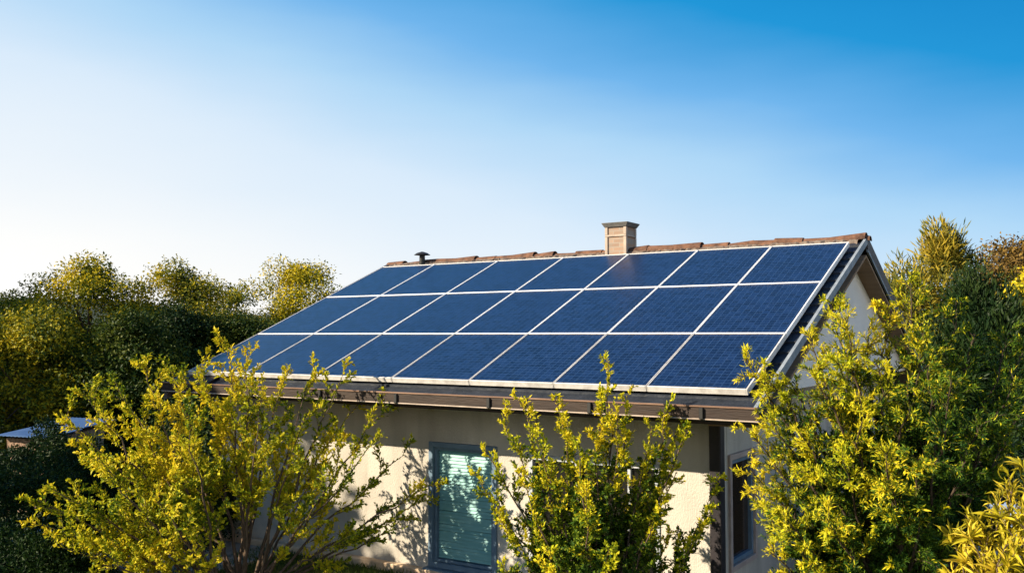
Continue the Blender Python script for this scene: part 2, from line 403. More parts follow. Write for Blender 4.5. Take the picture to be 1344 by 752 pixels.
# ------------------------------------------------------------------ shrubs grown limb by limb
def grow(root, base, tips, seed, leafmat, barkmat, r0=0.035, t0=0.3, l2=0.5, sp2=0.085, l3=0.16, sp3=0.06,
         nleaf=7, leaf=(0.045, 0.022), tmpl=DIAMOND, fwd=0.9, ang2=(30, 60), up2=0.25, nstem=5, spread=0.25,
         ctrl=(0.35, 0.55), along=0.05, rosette=0, leafvar=0.35, taper=0.75, lim_r=0.55, droop=0.06, hub=0.55, young_lit=None, yr=(0.45, 0.8), sun_gain=None, thin=None):
    rng = np.random.default_rng(seed)
    base = np.array(base, float)
    tips = np.array(tips, float)
    centre = tips.mean(0) * np.array([1, 1, hub])
    tb = Tubes()
    stems = [base + np.array([rng.normal() * spread, rng.normal() * spread, 0]) for _ in range(nstem)]
    P, D, N, S, Y = [], [], [], [], []
    yg = [0.0]
    def leaf_run(pts, k, out, s=1.0):
        m = len(pts) - 1
        t = (np.arange(k) + rng.random(k)) / k * m
        ii = np.minimum(t.astype(int), m - 1); f = (t - ii)[:, None]
        p = pts[ii] * (1 - f) + pts[ii + 1] * f
        tg = nrm(pts[ii + 1] - pts[ii])
        r = rng.normal(size=(k, 3)); r -= tg * (r * tg).sum(1, keepdims=True); r = nrm(r)
        a = (rng.uniform(0.35, 1.0, k) * fwd)[:, None]
        d = tg * np.cos(a) + r * np.sin(a); d[:, 2] += 0.08
        P.append(p); D.append(d); N.append(np.repeat(out[None], k, 0)); S.append(np.full(k, s)); Y.append(rng.random(k) < yg[0])
    for ti, tip in enumerate(tips):
        b = stems[int(np.argmin([np.hypot(*(s[:2] - (base * 0.8 + tip * 0.2)[:2])) + rng.random() * 0.25 for s in stems]))]
        c = b + (tip - b) * np.array([ctrl[0], ctrl[0], ctrl[1]]) + rng.normal(size=3) * 0.06
        pts = bez(b, c, tip, 14)
        Ltot = np.linalg.norm(np.diff(pts, axis=0), axis=1).sum()
        wob = rng.normal(size=(14, 3)) * 0.018 * Ltot / 2.5; wob[0] = 0; wob[-1] = 0
        pts = pts + wob
        rr = r0 * lim_r * (0.5 + 0.5 * Ltot / 3.0)
        tb.add(pts, rr, 0.0035, 6)
        n2 = max(4, int(Ltot * (1 - t0) / (sp2 * (1.0 if thin is None else thin(tip)))))
        for k in range(n2):
            tt = (k + rng.random()) / n2
            t = t0 + (1 - t0) * tt
            x = t * 13; i = min(int(x), 12); f = x - i
            p = pts[i] * (1 - f) + pts[i + 1] * f
            tg = nrm(pts[i + 1] - pts[i])
            yg[0] = min(1.0, max(0.0, (tt + rng.normal() * 0.12 - yr[0]) / (yr[1] - yr[0]))) * (1.0 if sun_gain is None else sun_gain(tip))   # new shoots at the limb ends; their gold also stands in for sunlight
            d2 = side_dir(rng, tg, R(rng.uniform(*ang2)), up2)
            ln = l2 * (1.08 - taper * tt) * rng.uniform(0.55, 1.25)
            e = p + d2 * ln
            cc = p + d2 * ln * 0.5 + np.array([0, 0, droop * ln]) + rng.normal(size=3) * 0.04 * ln
            q2 = bez(p, cc, e + np.array([0, 0, (0.12 - 2 * droop if droop > 0.07 else 0.12) * ln]), 5)
            tb.add(q2, 0.003 + 0.005 * ln, 0.0015, 4)
            out = nrm(nrm(p - centre) * 0.75 + d2 * 0.35 + np.array([0, 0, 0.35]))
            n3 = max(2, int(ln / sp3))
            for kk in range(n3):
                t3 = 0.15 + 0.85 * (kk + rng.random()) / n3
                y = t3 * 4; i3 = min(int(y), 3); f3 = y - i3
                p3 = q2[i3] * (1 - f3) + q2[i3 + 1] * f3
                tg3 = nrm(q2[i3 + 1] - q2[i3])
                d3 = side_dir(rng, tg3, R(rng.uniform(25, 62)), up2 * 0.5)
                l_ = l3 * rng.uniform(0.5, 1.2) * (1.2 - 0.75 * t3)
                q3 = np.array([p3, p3 + d3 * l_ * 0.5 + rng.normal(size=3) * 0.006, p3 + d3 * l_])
                leaf_run(q3, nleaf, out)
                if l_ > 0.07: tb.add(q3, 0.0018, 0.0009, 3)
            leaf_run(q2, max(2, int(ln / along)), out)
            if rosette and rng.random() < rosette:
                k = 16
                ax = nrm(q2[-1] - q2[-2])
                r = rng.normal(size=(k, 3)); r -= ax * (r @ ax)[:, None]; r = nrm(r)
                a = R(1) * rng.uniform(15, 85, k)[:, None]
                P.append(np.repeat(q2[-1][None], k, 0)); D.append(ax * np.cos(a) + r * np.sin(a)); N.append(np.repeat(out[None], k, 0)); S.append(rng.uniform(1.2, 2.0, k)); Y.append(np.ones(k, bool))
        yg[0] = 1.0 if sun_gain is None else sun_gain(tip)
        leaf_run(pts[10:], 22, nrm(tip - centre))
    P = np.concatenate(P); D = np.concatenate(D); N = np.concatenate(N); S = np.concatenate(S); Y = np.concatenate(Y)
    n = len(P)
    Nn = nrm(N + rng.normal(size=(n, 3)) * 0.42 + np.array([-0.12, -0.14, 0.1]))   # blades spread to the open side
    L = leaf[0] * S * np.clip(1 + rng.normal(size=n) * leafvar * 0.6, .45, 1.8)
    W = leaf[1] * S * np.clip(1 + rng.normal(size=n) * leafvar * 0.5, .45, 1.8)
    tb.build("trunk", barkmat, root)
    if young_lit is None: Y[:] = False
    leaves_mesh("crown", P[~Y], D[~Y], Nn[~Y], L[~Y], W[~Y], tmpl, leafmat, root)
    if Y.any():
        o = leaves_mesh("new_growth_lit", P[Y], D[Y], Nn[Y], L[Y], W[Y], tmpl, young_lit, root)
        o['label'] = "golden new shoots at the branch ends, sunlit side put into the colour"
    return n

# ------------------------------------------------------------------ trees further off
def crown_tree(name, label, cat, x, y, gz, h, rx, ry, leafmat, barkmat, seed, nclump=90, perclump=300, leaf=(0.105, 0.062),
               crown0=0.15, clr=(0.28, 0.78), group=None, tmpl=DIAMOND, spikes=16, flat=0.75, upright=0.0, pointy=0.0, trunk_r=None):
    rng = np.random.default_rng(seed)
    root = empty(name, (x, y, gz), label, cat, group)
    tb = Tubes()
    tr = trunk_r or 0.028 * h
    top = np.array([rng.normal() * 0.1 * rx, rng.normal() * 0.1 * ry, h * 0.82])
    trunk = bez(np.zeros(3), np.array([rng.normal() * .2, rng.normal() * .2, h * .45]), top, 9)
    tb.add(trunk, tr, tr * 0.25, 8)
    zc = h * (crown0 + 1) / 2; rz = h * (1 - crown0) / 2
    cent = []
    while len(cent) < nclump:
        d = rand_dirs(rng, 1)[0]
        rr = rng.random() ** (1 / 2.6)
        p = d * rr
        if not pointy: p = p / max((np.abs(d) ** 3.2).sum() ** (1 / 3.2), .6)
        if pointy:
            s = 1 - pointy * max(0.0, (p[2] + 0.2)); p[0] *= max(s, 0.08); p[1] *= max(s, 0.08)
        cent.append((p[0] * rx, p[1] * ry, zc + p[2] * rz * 0.92))
    for i in range(spikes):
        a = rng.uniform(0, 2 * np.pi); q = rng.uniform(0.0, 0.75)
        zz = zc + rz * (math.sqrt(max(0.0, 1 - q * q)) * 0.95 + rng.uniform(0.0, 0.20))
        if pointy: q *= 0.4
        cent.append((q * rx * math.cos(a), q * ry * math.sin(a), zz))
    cent = np.array(cent)
    P, N, D = [], [], []
    for i, c in enumerate(cent):
        cr = rng.uniform(*clr)
        m = int(perclump * (cr / np.mean(clr)) ** 2 * rng.uniform(0.7, 1.2))
        d = rand_dirs(rng, m)
        rad = rng.random(m)[:, None] ** 0.45
        asp = np.array([1, 1, flat]) if not upright else np.array([0.72, 0.72, 1.35])
        off = d * rad * cr * asp
        off += rng.normal(size=(m, 3)) * 0.07
        P.append(c + off)
        N.append(nrm(d * 0.75 + rng.normal(size=(m, 3)) * 0.45 + np.array([-0.4, -0.4, 0.5])))
        dd = rand_dirs(rng, m) + np.array([0, 0, -0.15]) + d * 0.7
        if upright: dd = rand_dirs(rng, m) * 0.55 + d * 0.8 + np.array([0, 0, 0.6])
        D.append(dd)
        if i % 3 == 0 and i < nclump:
            t = rng.uniform(0.35, 0.95); k = min(int(t * 8), 7)
            s = trunk[k]
            if c[2] > s[2] - 0.5:
                tb.add(bez(s, (s + c) / 2 + np.array([0, 0, 0.12 * h * rng.random()]), c, 6), tr * 0.32, 0.012, 5)
    P = np.concatenate(P); N = np.concatenate(N); D = np.concatenate(D)
    n = len(P)
    L = leaf[0] * rng.uniform(0.6, 1.35, n); W = leaf[1] * rng.uniform(0.6, 1.3, n)
    tb.build("trunk", barkmat, root)
    leaves_mesh("crown", P, D, N, L, W, tmpl, leafmat, root)
    return root

def mound(name, label, cat, x, y, gz, rx, ry, h, leafmat, barkmat, seed, n=16000, leaf=(0.06, 0.03), lump=0.25, rot=0.0, group=None, tmpl=DIAMOND, box_=0.0):
    """a leafy shrub or hedge: leaves through an uneven shell, stems inside"""
    rng = np.random.default_rng(seed)
    root = empty(name, (x, y, gz), label, cat, group); root.rotation_euler = (0, 0, rot)
    d = rand_dirs(rng, n); d[:, 2] = np.abs(d[:, 2])
    if box_:
        d = nrm(np.sign(d) * np.abs(d) ** (1 - box_))
        d = d / np.maximum(np.abs(d).max(1, keepdims=True), 1e-6) * (0.35 + 0.65 * box_) * 1.0 + d * (1 - box_) * 0.3
    ph = rng.uniform(0, 6.28, (9, 1)); k = rng.normal(size=(9, 3)) * 4.2
    bumps = np.sin(d @ k.T + ph.T).mean(1)
    rad = (1 + lump * bumps * 1.6) * (1 - np.abs(rng.normal(size=n)) * 0.16)
    P = d * rad[:, None] * np.array([rx, ry, h])
    P += rng.normal(size=(n, 3)) * 0.035
    P[:, 2] = np.abs(P[:, 2])
    N = nrm(d + rng.normal(size=(n, 3)) * 0.7)
    D = rand_dirs(rng, n) + d * 0.5 + np.array([0, 0, 0.35])
    tb = Tubes()
    for i in range(22):
        q = P[rng.integers(n)] * 0.9
        s = np.array([rng.normal() * rx * 0.25, rng.normal() * ry * 0.25, 0])
        tb.add(bez(s, (s + q) / 2 + np.array([0, 0, 0.1 * h]), q, 6), 0.02, 0.005, 5)
    tb.build("stem", barkmat, root)
    leaves_mesh("foliage", P, D, N, leaf[0] * rng.uniform(.6, 1.35, n), leaf[1] * rng.uniform(.6, 1.3, n), tmpl, leafmat, root)
    return root

# ================================================================== SETTING
def gz(x, y):
    t = min(1.0, max(0.0, (-2.5 - x) / 10.0)); t = t * t * (3 - 2 * t)
    return -1.3 * t
bm = bmesh.new()
xs = [-900, -500, -250, -140, -90, -65, -50, -40, -32] + [-26 + i * 1.0 for i in range(27)] + [1.5 + i * 2 for i in range(10)] + [24, 32, 45, 70, 120, 250, 500, 900]
ys = [-900, -400, -150, -60, -30, -20] + [-14 + 1.5 * i for i in range(30)] + [36, 48, 70, 120, 250, 500, 900]
grid = [[bm.verts.new((x, y, gz(x, y) + (0.04 * math.sin(x * 1.7 + y) * math.cos(y * 1.3) if x < -3 else 0.0))) for y in ys] for x in xs]
for i in range(len(xs) - 1):
    for j in range(len(ys) - 1):
        bm.faces.new((grid[i][j], grid[i + 1][j], grid[i + 1][j + 1], grid[i][j + 1]))
g = obj_from_bm("ground", bm, M['ground']); tag(g, kind='structure')

# low wooded hill on the horizon, far left
bm = bmesh.new()
rnd = random.Random(4)
NX, NY = 40, 10
hv = []
for i in range(NX + 1):
    row = []
    for j in range(NY + 1):
        x = -420 + 300 * i / NX; y = 70 + 160 * j / NY
        a = math.sin(math.pi * i / NX) ** 0.7 * math.sin(math.pi * j / NY)
        row.append(bm.verts.new((x, y, -1.5 + a * (13 + 3 * math.sin(i * .6)) + (rnd.random() - .5) * 1.2 * a)))
    hv.append(row)
for i in range(NX):
    for j in range(NY): bm.faces.new((hv[i][j], hv[i + 1][j], hv[i + 1][j + 1], hv[i][j + 1]))
tag(obj_from_bm("hills", bm, M['hill']), kind='structure')

# paving by the front wall
bm = bmesh.new()
rnd = random.Random(8)
for i in range(7):
    for j in range(3):
        x0 = -2.6 + i * 0.62; y0 = -1.35 + j * 0.62
        dz = rnd.uniform(0.0, 0.012)
        box(bm, x0 + .01, x0 + .6, y0 + .01, y0 + .6, -0.05, 0.03 + dz, 0.008)
tag(obj_from_bm("path", bm, M['paving']), kind='structure')

# ================================================================== HOUSE
TH = R(22.78); TT = math.tan(TH); CT = math.cos(TH); ST = math.sin(TH)
RIDGE_Y = 4.65
def zr(y): return 2.40 + TT * (y if y <= RIDGE_Y else 2 * RIDGE_Y - y)
house = empty("house", (4.2, 4.65, 0), "single-storey cream house with a low gable roof covered in solar panels", "house")
def hp(name, bm, mat, parent=None, label=None):
    o = obj_from_bm(name, bm, mat)
    o.parent = house if parent is None else parent
    o.matrix_parent_inverse = Matrix.Identity(4)
    o.location = (-4.2, -4.65, 0) if parent is None else (0, 0, 0)
    if label: o['label'] = label
    return o
YW = 0.65
WX0, WX1 = 0.10, 7.85
YB = 8.65
W1 = (4.04, 5.08, 0.12, 1.68)
W2 = (5.53, 7.20, 0.03, 1.62)
WG = (0.95, 1.82, 0.49, 1.74)

# walls (one shell, openings left free)
bm = bmesh.new()
def wall_y(y0, y1, x0, x1, z0, z1, holes):
    cx = sorted({x0, x1, *[h[0] for h in holes], *[h[1] for h in holes]})
    for a, b in zip(cx[:-1], cx[1:]):
        hs = [h for h in holes if h[0] <= a and h[1] >= b]
        if not hs: box(bm, a, b, y0, y1, z0, z1)
        else:
            h = hs[0]
            if h[2] > z0: box(bm, a, b, y0, y1, z0, h[2])
            box(bm, a, b, y0, y1, h[3], z1)
wall_y(YW, YW + .28, WX0, WX1 - 0.003, -0.6, 2.40, [W1, W2])
cy = [YW + .283, WG[0], WG[1], YB]
box(bm, WX1 - .28, WX1, YW + 0.283, WG[0], -0.6, 2.40)
box(bm, WX1 - .28, WX1, WG[1], YB, -0.6, 2.40)
box(bm, WX1 - .28, WX1, WG[0], WG[1], -0.6, WG[2]); box(bm, WX1 - .28, WX1, WG[0], WG[1], WG[3], 2.40)
box(bm, WX0, WX0 + .28, YW + .283, YB, -1.0, 2.40)
box(bm, WX0 + .283, WX1 - .283, YB - .28, YB, -1.0, 2.40)
bmesh.ops.remove_doubles(bm, verts=bm.verts[:], dist=0.0005)
hp("wall", bm, M['stucco'])
# dark room lining so the openings read deep
# gables
for nm, xa, xb in (("gable_wall", 8.22, 8.30), ("gable_wall", WX0 + .02, WX0 + .25)):
    bm = bmesh.new()
    pr = [(YW + .02, 2.41), (YW + .02, zr(YW + .02) - 0.26), (RIDGE_Y, zr(RIDGE_Y) - 0.26), (YB - .02, zr(YB - .02) - 0.26), (YB - .02, 2.41)]
    prism_x(bm, pr, xa, xb)
    hp(nm, bm, M['gable'])
bm = bmesh.new(); box(bm, WX1 - 0.1, 8.30, YW + .02, YB - .02, 2.405, 2.47)
hp("jetty_soffit", bm, M['soffit'])

# roof: tile courses stepped up both slopes
bm = bmesh.new()
RX0, RX1 = -0.02, 8.512
def slope(sign):
    rows = 19; y_eave = -0.22
    run = (RIDGE_Y - y_eave) / rows
    prof_top = []
    for r in range(rows):
        ya = y_eave + run * r; yb = ya + run
        prof_top += [(ya, zr(ya) + 0.0), (yb, zr(yb) - 0.022)]
    prof = prof_top + [(RIDGE_Y, zr(RIDGE_Y) - 0.12), (y_eave + 0.03, zr(y_eave) - 0.11)]
    if sign < 0: prof = [(2 * RIDGE_Y - y, z) for y, z in prof]
    a = [bm.verts.new((RX0, y, z)) for y, z in prof]; b = [bm.verts.new((RX1, y, z)) for y, z in prof]
    n = len(prof)
    for i in range(n):
        j = (i + 1) % n
        f = (a[i], a[j], b[j], b[i])
        bm.faces.new(f if sign > 0 else f[::-1])
slope(1); slope(-1)
bmesh.ops.recalc_face_normals(bm, faces=bm.faces[:])
roof = hp("roof", bm, M['slate'])
# ridge tiles: overlapping half rounds, some loose
bm = bmesh.new()
rnd = random.Random(3)
x = -0.10
while x < 8.56:
    ln = rnd.uniform(0.34, 0.46); r0 = 0.074 + rnd.uniform(-.014, .012)
    x2 = min(x + ln + 0.03, 8.59)
    dz = rnd.uniform(-0.012, 0.014); tilt = rnd.uniform(-0.014, 0.014)
    segs = 9
    rings = []
    for xx, rr, dd in ((x, r0, -tilt), (x2, r0 * 1.12, tilt)):
        for k in (1.0, 0.86):
            rings.append([bm.verts.new((xx, RIDGE_Y + rr * k * math.cos(a) * 1.15, zr(RIDGE_Y) - 0.025 + dz + dd + rr * k * math.sin(a)))
                          for a in [math.pi * i / segs for i in range(segs + 1)]])
    o0, i0, o1, i1 = rings
    for i in range(segs):
        bm.faces.new((o0[i], o0[i + 1], o1[i + 1], o1[i])); bm.faces.new((i0[i + 1], i0[i], i1[i], i1[i + 1]))
        bm.faces.new((o0[i + 1], o0[i], i0[i], i0[i + 1])); bm.faces.new((o1[i], o1[i + 1], i1[i + 1], i1[i]))
    for s in (0, segs):
        bm.faces.new((o0[s], o1[s], i1[s], i0[s]))
    x += ln
bmesh.ops.recalc_face_normals(bm, faces=bm.faces[:])
hp("ridge_tiles", bm, M['terracotta'])
# mortar bed showing under the ridge tiles
bm = bmesh.new()
prev = None
for k in range(171):
    xx = 0.0 + 8.45 * k / 170
    y1 = RIDGE_Y - 0.10 - rnd.uniform(0.02, 0.10); h_ = rnd.uniform(.012, .05)
    cur = [bm.verts.new(p) for p in ((xx, RIDGE_Y - .05, zr(RIDGE_Y) + .01), (xx, y1 + .03, zr(y1 + .03) + h_), (xx, y1, zr(y1) - .01))]
    if prev:
        for q in range(2): bm.faces.new((prev[q], prev[q + 1], cur[q + 1], cur[q]))
    prev = cur
hp("ridge_mortar", bm, noise_mat("ridge_mortar", (0.07, 0.05, 0.045), (0.20, 0.16, 0.13), 8, 0.9))

# barge boards and gable soffits
def rake(name, x0, x1, lo, hi, mat, front, ybot=-0.24):
    bm = bmesh.new()
    p = [(ybot, zr(ybot) + hi), (RIDGE_Y, zr(RIDGE_Y) + hi), (RIDGE_Y, zr(RIDGE_Y) + lo), (ybot, zr(ybot) + lo)]
    if not front: p = [(2 * RIDGE_Y - y, z) for y, z in p]
    prism_x(bm, p, x0, x1)
    return hp(name, bm, mat)
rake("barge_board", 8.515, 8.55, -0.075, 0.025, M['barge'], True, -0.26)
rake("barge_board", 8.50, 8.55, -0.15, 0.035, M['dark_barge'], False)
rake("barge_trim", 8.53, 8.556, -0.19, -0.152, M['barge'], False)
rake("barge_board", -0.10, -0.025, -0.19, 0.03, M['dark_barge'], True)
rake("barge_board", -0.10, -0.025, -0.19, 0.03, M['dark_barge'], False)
rake("gable_soffit", 8.0, 8.528, -0.262, -0.225, M['soffit'], True, 0.0)
rake("gable_soffit", 8.0, 8.528, -0.262, -0.225, M['soffit'], False, 0.0)

# eave: soffit, gutter with a lit lip, fascia
bm = bmesh.new()
box(bm, -0.08, 8.46, -0.15, YW - .003, 2.185, 2.215)
hp("eave_soffit", bm, M['soffit'])
bm = bmesh.new()
box(bm, -0.09, 8.58, -0.17, -0.145, 2.17, 2.30)
hp("fascia", bm, M['brown_wood'])
bm = bmesh.new()
# gutter trough: open box section
prism_x(bm, [(-.285, 2.235), (-.175, 2.235), (-.175, 2.30), (-.185, 2.30), (-.185, 2.247), (-.273, 2.247), (-.273, 2.338), (-.285, 2.338)], -0.10, 8.60)
gutter = hp("gutter", bm, M['brown_wood'])
def onto(name, bm, mat, parent, label=None):     # a sub-part built in world coordinates
    o = obj_from_bm(name, bm, mat); o.parent = parent; o.location = (0, 0, 0)
    if label: o['label'] = label
    return o
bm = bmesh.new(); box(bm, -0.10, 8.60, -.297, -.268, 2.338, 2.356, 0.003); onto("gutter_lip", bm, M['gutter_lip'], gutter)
bm = bmesh.new(); box(bm, -0.10, 8.60, -.292, -.17, 2.219, 2.233, 0.003); onto("gutter_edge", bm, M['pale_trim'], gutter)
for xx in (2.02, 4.03, 6.05):
    bm = bmesh.new(); box(bm, xx - .03, xx + .03, -.289, -.2835, 2.236, 2.336, 0.001)
    onto("gutter_joint", bm, M['brown_wood'], gutter)
for xx in (0.55, 1.8, 3.05, 4.28, 5.6, 6.85, 8.05):
    bm = bmesh.new(); box(bm, xx - .022, xx + .022, -.312, -.286, 2.225, 2.335, 0.006)
    onto("gutter_clip", bm, M['black'], gutter)
# a few slipped tile ends at the left eave
bm = bmesh.new(); rnd = random.Random(11)
for k in range(3):
    xx = -0.06 + k * 0.285 + rnd.uniform(-.02, .02)
    v = box(bm, xx, xx + rnd.uniform(.22, .28), -0.30 + rnd.uniform(0, .05), 0.12, 0.0, 0.022, 0.004)
    for q in v: pass
for v in bm.verts:
    v.co.z += zr(v.co.y) + 0.004
hp("eave_tiles", bm, M['brown_wood'])

# corner post, plinth
bm = bmesh.new(); box(bm, 7.775, 7.90, 0.60, 0.73, 0.0, 2.18, 0.008)
hp("corner_post", bm, M['post'])
x = WX0 - .05
for xe in (1.2, 2.3, 3.38, 5.5):
    bm = bmesh.new(); box(bm, x, xe - 0.008, 0.53, YW - .002, -0.4, 0.105 + rnd.uniform(-.006, .004), 0.012); x = xe
    hp("plinth_stone", bm, M['plinth'])
bm = bmesh.new(); box(bm, 7.22, 7.77, 0.55, YW - .002, -0.4, 0.10, 0.012)
hp("plinth_stone", bm, M['plinth'])

# tall window with teal slatted shutter
def frame_y(bm, x0, x1, z0, z1, ya, yb, t, tb=None, bev=0.004):
    tb = t if tb is None else tb
    box(bm, x0, x0 + t, ya, yb, z0, z1, bev); box(bm, x1 - t, x1, ya, yb, z0, z1, bev)
    box(bm, x0 + t + .001, x1 - t - .001, ya, yb, z1 - t, z1 - .001, bev); box(bm, x0 + t + .001, x1 - t - .001, ya, yb, z0 + .001, z0 + tb, bev)
bm = bmesh.new()
frame_y(bm, W1[0] + .002, W1[1] - .002, W1[2] + .002, W1[3] - .002, YW - .025, YW + .12, 0.066)
win1 = hp("window", bm, M['frame_blue'], label="tall window with teal slatted shutter")
bm = bmesh.new(); frame_y(bm, W1[0] + .07, W1[1] - .07, W1[2] + .07, W1[3] - .07, YW + .02, YW + .13, 0.035)
onto("inner_frame", bm, M['frame_blue'], win1)
bm = bmesh.new()
rnd = random.Random(5)
zz = W1[2] + .112
while zz < W1[3] - .115:
    v = box(bm, W1[0] + .108, W1[1] - .108, YW + .071, YW + .077, zz, zz + .040)
    a_ = R(-26 + rnd.uniform(-7, 7)); ca, sa = math.cos(a_), math.sin(a_)
    sag = rnd.uniform(-.003, .003)
    for q in v:
        dy, dz = q.co.y - (YW + .074), q.co.z - (zz + .02)
        q.co.y = YW + .074 + dy * ca - dz * sa; q.co.z = zz + .02 + dy * sa + dz * ca + sag * (1 if q.co.x > 4.5 else -1)
    zz += 0.042
onto("shutter", bm, M['shutter'], win1)
bm = bmesh.new(); box(bm, W1[0] - .03, W1[1] + .03, YW - .10, YW + .0, W1[2] - .035, W1[2] - .001, 0.006)
onto("sill", bm, M['frame_blue'], win1)
bm = bmesh.new(); box(bm, W1[0] + .06, W1[1] - .06, YW + .15, YW + .165, W1[2] + .06, W1[3] - .06)
onto("pane", bm, M['dark_glass'], win1)

# wide glazed door behind the middle shrub
bm = bmesh.new()
frame_y(bm, W2[0] + .002, W2[1] - .002, W2[2] + .002, W2[3] - .002, YW - .015, YW + .10, 0.055)
box(bm, 6.14, 6.20, YW - .012, YW + .09, W2[2] + .06, W2[3] - .06, 0.004)
box(bm, 6.80, 6.84, YW + .02, YW + .09, W2[2] + .06, W2[3] - .06, 0.004)
door = hp("glazed_door", bm, M['frame_pale'], label="wide dark glazed door with pale frame")
for a, b in ((W2[0] + .06, 6.138), (6.202, 6.798), (6.842, W2[1] - .06)):
    bm = bmesh.new(); box(bm, a, b, YW + .06, YW + .075, W2[2] + .06, W2[3] - .06)
    onto("pane", bm, M['dark_glass'], door)

# narrow window in the side wall
bm = bmesh.new()
def frame_x(bm, y0, y1, z0, z1, xa, xb, t):
    box(bm, xa, xb, y0, y0 + t, z0, z1, .004); box(bm, xa, xb, y1 - t, y1, z0, z1, .004)
    box(bm, xa, xb, y0 + t + .001, y1 - t - .001, z1 - t, z1 - .001, .004); box(bm, xa, xb, y0 + t + .001, y1 - t - .001, z0 + .001, z0 + t, .004)
frame_x(bm, WG[0] + .002, WG[1] - .002, WG[2] + .002, WG[3] - .002, WX1 - .09, WX1 + .03, 0.06)
win3 = hp("window", bm, M['frame_pink'], label="narrow window in the side wall beside the corner post")
bm = bmesh.new(); frame_x(bm, WG[0] + .064, WG[1] - .064, WG[2] + .064, WG[3] - .064, WX1 - .08, WX1 + .0, 0.05)
onto("inner_frame", bm, M['frame_blue'], win3)
bm = bmesh.new(); box(bm, WX1 - .06, WX1 - .045, WG[0] + .116, WG[1] - .116, WG[2] + .116, WG[3] - .116)
onto("pane", bm, M['brown_glass'], win3)

# chimney astride the ridge
CX0, CX1, CY0, CY1 = 4.58, 4.96, 4.46, 4.84
bm = bmesh.new()
box(bm, CX0 + .02, CX1 - .02, CY0 + .02, CY1 - .02, 4.15, 4.74)
chim = hp("chimney", bm, M['chimney_brick'])
bm = bmesh.new()
box(bm, CX0 - .0, CX1 + .0, CY0 - .0, CY1 + .0, 4.585, 4.617, .006)
for xx in (CX0, CX1 - .05):
    for yy in (CY0, CY1 - .05):
        box(bm, xx, xx + .05, yy, yy + .05, 4.15, 4.584, .004); box(bm, xx, xx + .05, yy, yy + .05, 4.618, 4.735, .004)
onto("corner_flashing", bm, M['pale_trim'], chim)
bm = bmesh.new()
v = box(bm, CX0 - .045, CX1 + .045, CY0 - .045, CY1 + .045, 4.738, 4.81)
for q in v:
    if q.co.z < 4.75:
        q.co.x += .04 if q.co.x < 4.8 else -.04; q.co.y += .04 if q.co.y < 4.65 else -.04
bmesh.ops.bevel(bm, geom=bm.edges[:], offset=.006, segments=1, affect='EDGES')
onto("cap", bm, noise_mat("chimney_cap", (0.10, 0.10, 0.10), (0.20, 0.19, 0.18), 8, 0.8), chim)

# roof vent with a mushroom cap
bm = bmesh.new()
bmesh.ops.create_cone(bm, cap_ends=True, segments=20, radius1=0.055, radius2=0.05, depth=0.26, matrix=Matrix.Translation((0.82, 4.50, 4.37)))
vent = hp("vent_pipe", bm, M['black'])
bm = bmesh.new()
bmesh.ops.create_cone(bm, cap_ends=True, segments=24, radius1=0.15, radius2=0.10, depth=0.035, matrix=Matrix.Translation((0.82, 4.50, 4.50)))
bmesh.ops.create_cone(bm, cap_ends=True, segments=24, radius1=0.10, radius2=0.02, depth=0.025, matrix=Matrix.Translation((0.82, 4.50, 4.53)))
onto("vent_cap", bm, M['black'], vent)

# ================================================================== SOLAR PANELS
PX = [0.10, 1.32, 2.67, 3.95, 5.11, 6.24, 7.34, 8.40]
PS = [0.0, 1.41, 3.03, 4.60]
ORD = ["beside the gable end", "second from the gable end", "third from the gable end", "fourth from either end of its row",
       "third from the far left end", "second from the far left end", "at the far left end"]
ROWN = ["bottom row above the gutter", "middle row", "top row under the ridge"]
rnd = random.Random(21)
for r in range(3):
    for c in range(7):
        x0, x1 = PX[c], PX[c + 1]; s0, s1 = PS[r], PS[r + 1]
        W_, H_ = (x1 - x0), (s1 - s0)
        root = empty("solar_panel", (0, 0, 0))
        sm = (s0 + s1) / 2
        root.location = ((x0 + x1) / 2, sm * CT, 2.5 + sm * ST)
        root.rotation_euler = (TH + rnd.uniform(-.0012, .0012), rnd.uniform(-.0012, .0012), 0)
        tag(root, "solar panel in the %s, %s" % (ROWN[r], ORD[6 - c]), "solar panel", "solar panels on the roof")
        a, b = W_ / 2 - .004, H_ / 2 - .004
        t = 0.0105
        bm = bmesh.new()
        lo = -0.062
        box(bm, -a, -a + t, -b, b, lo, 0, .002); box(bm, a - t - (0.008 if c == 6 else 0), a, -b, b, lo, 0, .002)
        box(bm, -a + t, a - t - (0.008 if c == 6 else 0), -b, -b + t + (0.012 if r == 0 else 0), lo, -0.0005, .002)
        box(bm, -a + t, a - t - (0.008 if c == 6 else 0), b - t, b, lo, -0.0005, .002)
        obj_from_bm("frame", bm, M['alu'] if r else M['alu_worn'], root)
        bm = bmesh.new(); box(bm, -a + t - .002, a - t + .002, -b + t - .002, b - t + .002, -0.03, -0.008)
        obj_from_bm("cell_sheet", bm, M['cells'], root)
# clamps along the lower edge, one at each joint
rail = bmesh.new()

